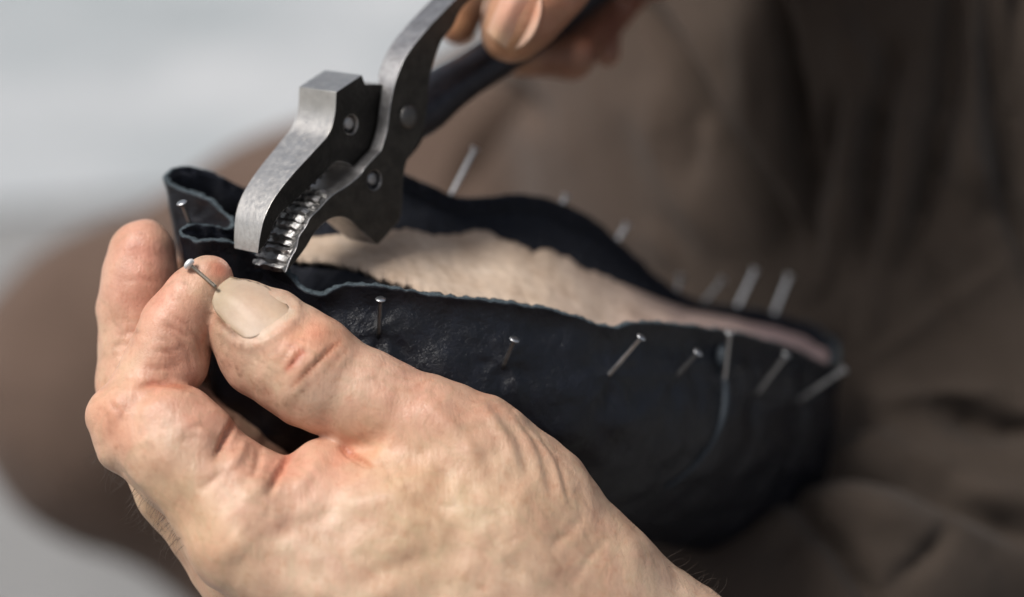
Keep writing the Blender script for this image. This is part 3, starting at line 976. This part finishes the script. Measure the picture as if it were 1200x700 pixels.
for amp, w_, ln in lines:      # dirt settles in the fine creases
    if amp < 0 and w_ < .75:
        La = np.asarray(ln, float); bx = (xy > La.min(0) - 9).all(1) & (xy < La.max(0) + 9).all(1)
        if not bx.any(): continue
        d_, t_ = line_dist(xy[bx], ln)
        e_ = np.exp(-(d_ / 2.6) ** 2) * np.clip(np.minimum(t_, 1 - t_) / .3, 0, 1) * min(1, -amp * 2.2)
        tint[bx] *= 1 - e_[:, None] * np.array([.25, .33, .37])
for cx, cy, rx, ry, am in ((275, 430, 45, 50, 1.0), (330, 490, 50, 30, .8), (185, 285, 45, 50, .55), (225, 345, 45, 60, .6), (120, 400, 30, 90, .5), (360, 420, 60, 50, .5), (150, 520, 60, 50, .45)):
    w_ = np.exp(-((xy - (cx, cy)) / (rx, ry)) ** 2).prod(1) * am
    grime = np.clip(noise3(HP, 2.6, int(cx)) + .5 * noise3(HP, 1.1, int(cy)) - .55, 0, 1) * w_
    tint *= 1 - grime[:, None] * np.array([.42, .46, .50])
    dry = np.clip(noise3(HP, 1.2, int(cx) + 7) - 1.0, 0, 1) * w_
    tint *= 1 + dry[:, None] * np.array([.35, .5, .6])
hand = mesh_obj('hand', HP, HQ, SKIN, person)
outward(hand, world(V(480, 640, 5)))
set_color(hand, 'tint', tint)
hand['label'] = 'near hand pinching a nail between thumb and index finger'
HB = BVHTree.FromPolygons([tuple(v.co) for v in hand.data.vertices], [tuple(p.vertices) for p in hand.data.polygons])


def fingernail(tree, poly, parent, tip_dir, lift=.35, thick=.5, tints=None, dome=.5, base=0.0):
    p = np.asarray(poly, float); c = p.mean(0); nr, na = 14, 48
    ring_ = catmull(np.c_[p, p[:, 0] * 0], na, True)[:, :2]
    pts = []; ok = None
    for i in range(nr + 1):
        f = .04 + .96 * (i / nr) ** .8
        for k in range(na):
            x, y = c + (ring_[k] - c) * f
            h_, n_ = hit(tree, x, y)
            if h_ is None: h_ = pts[-1] if pts else V(x, y, 0); n_ = np.array([0, 0, -1.])
            pts.append(h_)
    pts = np.array(pts)
    # a plate, not a skin: fit a smooth quadric through the sampled surface
    xy_ = pix(pts) - c; s_ = 40.0
    u, v = xy_[:, 0] / s_, xy_[:, 1] / s_
    M = np.stack([u * 0 + 1, u, v, u * u, u * v, v * v, u ** 3, u * u * v, u * v * v, v ** 3], 1)
    co, *_ = np.linalg.lstsq(M, pts[:, 2], rcond=None)
    z = M @ co
    f = np.repeat(.04 + .96 * (np.arange(nr + 1) / nr) ** .8, na)
    td = np.array(tip_dir, float); td /= np.linalg.norm(td)
    al = (xy_ @ td); al = (al - al.min()) / (al.max() - al.min())
    z2 = .15 * pts[:, 2] + .85 * z - lift * al - base * (1 - al) - dome * (1 - f ** 2)
    pts = pts / pts[:, 2:3] * z2[:, None]
    fs = []
    for i in range(nr):
        for k in range(na):
            k2 = (k + 1) % na
            fs.append((i * na + k, i * na + k2, (i + 1) * na + k2, (i + 1) * na + k))
    fs.append(tuple(range(na))[::-1])
    o = mesh_obj('fingernail', pts, fs, NAILP, parent)
    outward(o, world(pts.mean(0) + np.array([0, 0, 20.0])))
    q_ = o.modifiers.new('t', 'SOLIDIFY'); q_.thickness = thick * .001; q_.offset = -1
    xy2 = pix(pts); tn = np.ones((len(pts), 3))
    if tints: tn = tint_of(pts, None, *tints)
    set_color(o, 'tint', tn)
    return o


fingernail(HB, nail_poly, hand, (-.7, -.7), .3, .3, ([(298, 360, 30, (1.14, 1.03, .97)), (255, 352, 16, (.90, .90, .84)), (335, 358, 14, (.94, .88, .82)), (322, 374, 13, (1.12, 1.10, 1.06)), (262, 345, 18, (.97, .97, .90))], 0,
           [([(249, 352), (253, 338), (266, 327), (284, 323), (304, 331)], 5, (1.06, 1.06, 1.0)), ([(250, 364), (265, 380), (288, 397)], 4, (.72, .64, .54)), ([(316, 338), (340, 362)], 3, (.8, .74, .66)),
            ([(262, 350), (300, 388)], 2.5, (.95, .94, .92)), ([(285, 335), (325, 372)], 3, (1.04, 1.03, 1.02)), ([(272, 342), (312, 380)], 2, (.96, .95, .94))]), .65, -.10)

# hairs on the lower edge of the hand and at the wrist
hv, hf = [], []


def hair(root, d, L, curl):
    n = 7; p = np.array(root); path = [p]
    d = d / np.linalg.norm(d)
    for i in range(n - 1):
        d = d + curl * (i / n); d = d / np.linalg.norm(d)
        p = p + d * L / (n - 1); path.append(p)
    v_, f_ = tube(path, np.linspace(.045, .015, n), 4, False)
    o_ = len(hv); hv.extend(v_); hf.extend(tuple(a + o_ for a in f) for f in f_)


sil = np.where((np.abs(face) < .30))[0]
for (x0, y0, x1, y1, cnt, L0) in ((112, 520, 150, 600, 34, 5.5), (140, 570, 215, 665, 60, 6.5), (780, 640, 880, 699, 13, 5)):
    c_ = sil[(xy[sil, 0] > x0) & (xy[sil, 0] < x1) & (xy[sil, 1] > y0) & (xy[sil, 1] < y1) & (HP[sil, 2] < D0 + 30)]
    if len(c_) == 0: continue
    hv, hf = [], []
    for i in r_.choice(c_, cnt):
        nrm = N_[i]
        if x0 > 500: flow = np.array([.8, -.1, 0])
        else: flow = np.array([-.15, .6, 0])
        hair(HP[i], nrm * .9 + flow + r_.normal(size=3) * .22, L0 * r_.uniform(.5, 1.1), np.array([.5, .2, 0]) * r_.uniform(-.8, 1.6) + r_.normal(size=3) * .35)
    mesh_obj('hair', hv, hf, HAIR, hand)

# --- far hand on the handles
lo, hi = np.array([-45, -135, 560.0]), np.array([125, -38, 690.0])
R0 = Field(lo, hi, 1.0)
rp = R0.new()
rp.chain([(690, -75, 40, 56), (780, -150, 46, 80), (900, -230, 60, 120)], 8)
rp.chain([(760, -60, 88, 60), (840, -120, 90, 100), (940, -210, 90, 120)], 8)
rt = R0.new(); rt.chain([(600, 36, 40, 38), (616, 14, 39, 43), (640, -18, 38, 47), (690, -75, 40, 52)], 3)
ri = R0.new(); ri.chain([(536, 28, 66, 24), (548, -10, 66, 30), (600, -60, 70, 34), (740, -110, 80, 50)], 3)
rm = R0.new(); rm.chain([(612, 66, 76, 25), (668, 66, 78, 26), (712, 14, 100, 26), (780, -70, 100, 38)], 3)
rr_ = R0.new(); rr_.chain([(710, 62, 92, 17), (707, 32, 94, 18), (738, -10, 106, 20), (820, -90, 100, 38)], 3)
for f_ in (rm, rr_): ri.merge(f_, 1.0)
ri.merge(rt, .3); rp.merge(ri, 4)
RP, RQ = rp.mesh(); RP = relax(RP, RQ, 6)
RP = strokes(RP, RQ, [(.35, .9, [(637, -14), (640, 8), (634, 34), (620, 54)])])
tint2 = tint_of(RP, RQ, [(600, 60, 30, (1.0, .95, .78)), (535, 25, 40, (.92, .78, .58)), (655, 68, 50, (.48, .40, .36)), (715, 42, 44, (.50, .36, .35)), (750, 0, 50, (.5, .36, .36)), (640, -10, 40, (1.05, .84, .74))])  # dark tint on the curled fingers paints in the shade under the palm
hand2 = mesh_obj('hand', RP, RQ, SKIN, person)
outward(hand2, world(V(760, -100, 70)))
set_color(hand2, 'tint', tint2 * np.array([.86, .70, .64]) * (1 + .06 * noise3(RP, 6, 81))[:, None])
hand2['label'] = 'far hand squeezing the plier handles'
RB = BVHTree.FromPolygons([tuple(v.co) for v in hand2.data.vertices], [tuple(p.vertices) for p in hand2.data.polygons])
fingernail(RB, [(566, 5), (566, 24), (574, 42), (588, 54), (602, 59), (618, 49), (629, 30), (634, 6), (630, -16), (604, -28), (578, -16)], hand2, (-.4, .9), .35, .4,
           ([(600, 12, 60, (1.35, 1.12, 1.1)), (600, 15, 26, (1.02, .82, .76)), (582, 46, 16, (1.05, 1.0, .85)), (622, 10, 14, (1.0, .76, .66))], 0, [([(634, 0), (630, 30), (615, 54)], 4, (1.0, 1.0, 1.0))]), .5, .2)

# --- trousers
lo, hi = np.array([-300, -330, 585.0]), np.array([330, 260, 1110.0])
T0 = Field(lo, hi, 3.0)
tr = T0.new()
tr.chain([(150, 452, 430, 186), (400, 345, 400, 186), (650, 235, 350, 190), (1000, 150, 290, 280)], 30)
tr.chain([(160, 470, 432, 160), (330, 640, 450, 110), (520, 860, 470, 110)], 20)
tr.chain([(1250, 600, 165, 130), (1000, 690, 140, 150), (760, 790, 125, 160)], 30)
tr.chain([(1130, -560, 300, 480), (1130, -100, 264, 480), (1130, 160, 256, 460), (1220, 480, 224, 340)], 40)
tr.chain([(1010, 470, 205, 150), (1250, 470, 190, 200)], 40)
TP, TQ = tr.mesh(); TP = relax(TP, TQ, 6)
# finer sheet so the folds hold their shape
folds = [(-16.796, 1.8354, [(745, -10), (800, 90), (845, 165), (890, 235), (940, 310)]), (-14.6965, 1.8354, [(905, -80), (925, 80), (938, 180), (955, 330)]), (-12.2821, 2.01894, [(1045, 40), (1020, 190), (1010, 340)]),
         (-10.9174, 2.11071, [(1122, -80), (1112, 100), (1095, 200), (1050, 340)]), (-13.6468, 2.20248, [(1160, -60), (1168, 130), (1185, 240), (1230, 370)]), (-10.9174, 2.01894, [(1205, -90), (1192, 90), (1200, 230)]),
         (-8.398, 1.8354, [(985, 90), (968, 170), (960, 240)]), (3.9, 3.2, [(870, 0), (880, 120), (930, 260)]), (3.9, 3.6, [(985, -60), (990, 120), (985, 320)]), (3.9, 3.6, [(1065, 60), (1050, 310)]), (3.9, 3.2, [(1140, 0), (1140, 300)]),
         (-10.4975, 2.01894, [(830, 620), (920, 560), (980, 545), (1060, 558), (1130, 600)]), (5.2, 4, [(880, 620), (1000, 590), (1100, 625)]), (-10.4975, 2.20248, [(910, 570), (985, 640), (1040, 730)]),
         (-10.4975, 2.20248, [(1080, 465), (1150, 500), (1250, 512)]), (1.95, 1.6, [(975, 452), (1080, 380), (1230, 275)]), (-8.398, 2.20248, [(1050, 530), (1130, 590), (1240, 650)]),
         (-10.4975, 2.20248, [(612, 85), (560, 170), (525, 245)]), (-8.398, 2.7531, [(590, 90), (640, 160)]), (3.9, 4, [(740, 100), (790, 210), (850, 310)])]
r3 = np.random.default_rng(9)
for k in range(26):
    x, y = r3.uniform(760, 1200), r3.uniform(0, 660)
    a = (math.pi / 2 + r3.normal() * .25) if y < 380 else r3.normal() * .5 + .4
    L = r3.uniform(60, 170)
    folds.append((r3.choice([-1, 1]) * r3.uniform(1.8, 5.0), r3.uniform(1.6, 2.8), [(x - math.cos(a) * L / 2, y - math.sin(a) * L / 2), (x + r3.normal() * 8, y), (x + math.cos(a) * L / 2, y + math.sin(a) * L / 2)]))
TP = strokes(TP, TQ, folds)
TP += vnormals(TP, TQ) * (noise3(TP, 90, 61) * 1.2 + noise3(TP, 25, 62) * .3)[:, None]
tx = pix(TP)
far = np.clip((900 - tx[:, 0]) / 500, 0, 1)[:, None]  # same cloth, painted paler towards the far thigh for the sky light there
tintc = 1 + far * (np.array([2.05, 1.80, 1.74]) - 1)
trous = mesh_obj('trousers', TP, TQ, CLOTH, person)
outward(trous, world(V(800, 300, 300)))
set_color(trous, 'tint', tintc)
sub = trous.modifiers.new('s', 'SUBSURF'); sub.levels = 1; sub.render_levels = 1

# ------------------------------------------------------------------ the nail held ready
p1, n1 = hit(HB, 226, 314); p2, n2 = hit(HB, 250, 336)
hd = V(222, 310, p1[2] - D0 - 1.3); bs = V(251, 335, p2[2] - D0 - .75)
ho = make_nail('nail', hd, bs, m_steel('held nail steel', (.36, .31, .25), .42, .3, .5), None, .46, 1.1, .6)
tag(ho, 'loose steel nail pinched between thumb and index finger, head up', 'nail')
ax = (hd - bs) / np.linalg.norm(hd - bs)
vs, fs = tube([hd - ax * .7, hd - ax * .5, hd - ax * .1, hd + ax * .4, hd + ax * .8, hd + ax * .95], [.6, 1.1, 1.45, 1.4, .95, .35], 20)
mesh_obj('nail_head', vs, fs, m_steel('pale nail head', (.80, .80, .80), .5, .3, .3, .5), ho)

# ------------------------------------------------------------------ camera and light
cam = bpy.data.cameras.new('camera'); co = bpy.data.objects.new('camera', cam); COL.objects.link(co)
co.location = Vector(CAM); co.rotation_euler = (math.pi / 2 - PITCH, 0, 0)
cam.sensor_width = 36; cam.lens = 36 * D0 / 240; cam.clip_start = .02; cam.clip_end = 200
cam.dof.use_dof = True; cam.dof.focus_distance = (D0 + FOCUS) * .001
cam.dof.aperture_fstop = cam.lens / 19.5
SC.camera = co

SUN_EL, SUN_AZ = math.radians(58), math.radians(-112)     # azimuth: where the sun stands, from +Y towards +X
sd = Vector((math.sin(SUN_AZ) * math.cos(SUN_EL), math.cos(SUN_AZ) * math.cos(SUN_EL), math.sin(SUN_EL)))
sl = bpy.data.lights.new('sun', 'SUN'); sl.energy = 1.5; sl.angle = math.radians(20); sl.color = (1, .97, .93)
so = bpy.data.objects.new('sun', sl); COL.objects.link(so); so.rotation_euler = sd.to_track_quat('Z', 'Y').to_euler(); so.location = (0, 0, 3)
wd = bpy.data.worlds.new('World'); SC.world = wd; wd.use_nodes = True
nt_ = wd.node_tree; bg = nt_.nodes['Background']; sky = nt_.nodes.new('ShaderNodeTexSky')
sky.sky_type = 'NISHITA'; sky.sun_disc = False; sky.sun_elevation = SUN_EL; sky.sun_rotation = SUN_AZ
sky.air_density = 1.0; sky.dust_density = 4.0; sky.ozone_density = .6
hs = nt_.nodes.new('ShaderNodeHueSaturation'); hs.inputs['Saturation'].default_value = .5      # thin overcast
nt_.links.new(sky.outputs[0], hs.inputs['Color']); nt_.links.new(hs.outputs[0], bg.inputs[0]); bg.inputs[1].default_value = .05
SC.view_settings.view_transform = 'Standard'; SC.view_settings.look = 'None'; SC.view_settings.gamma = 1
SC.view_settings.exposure = 1.14
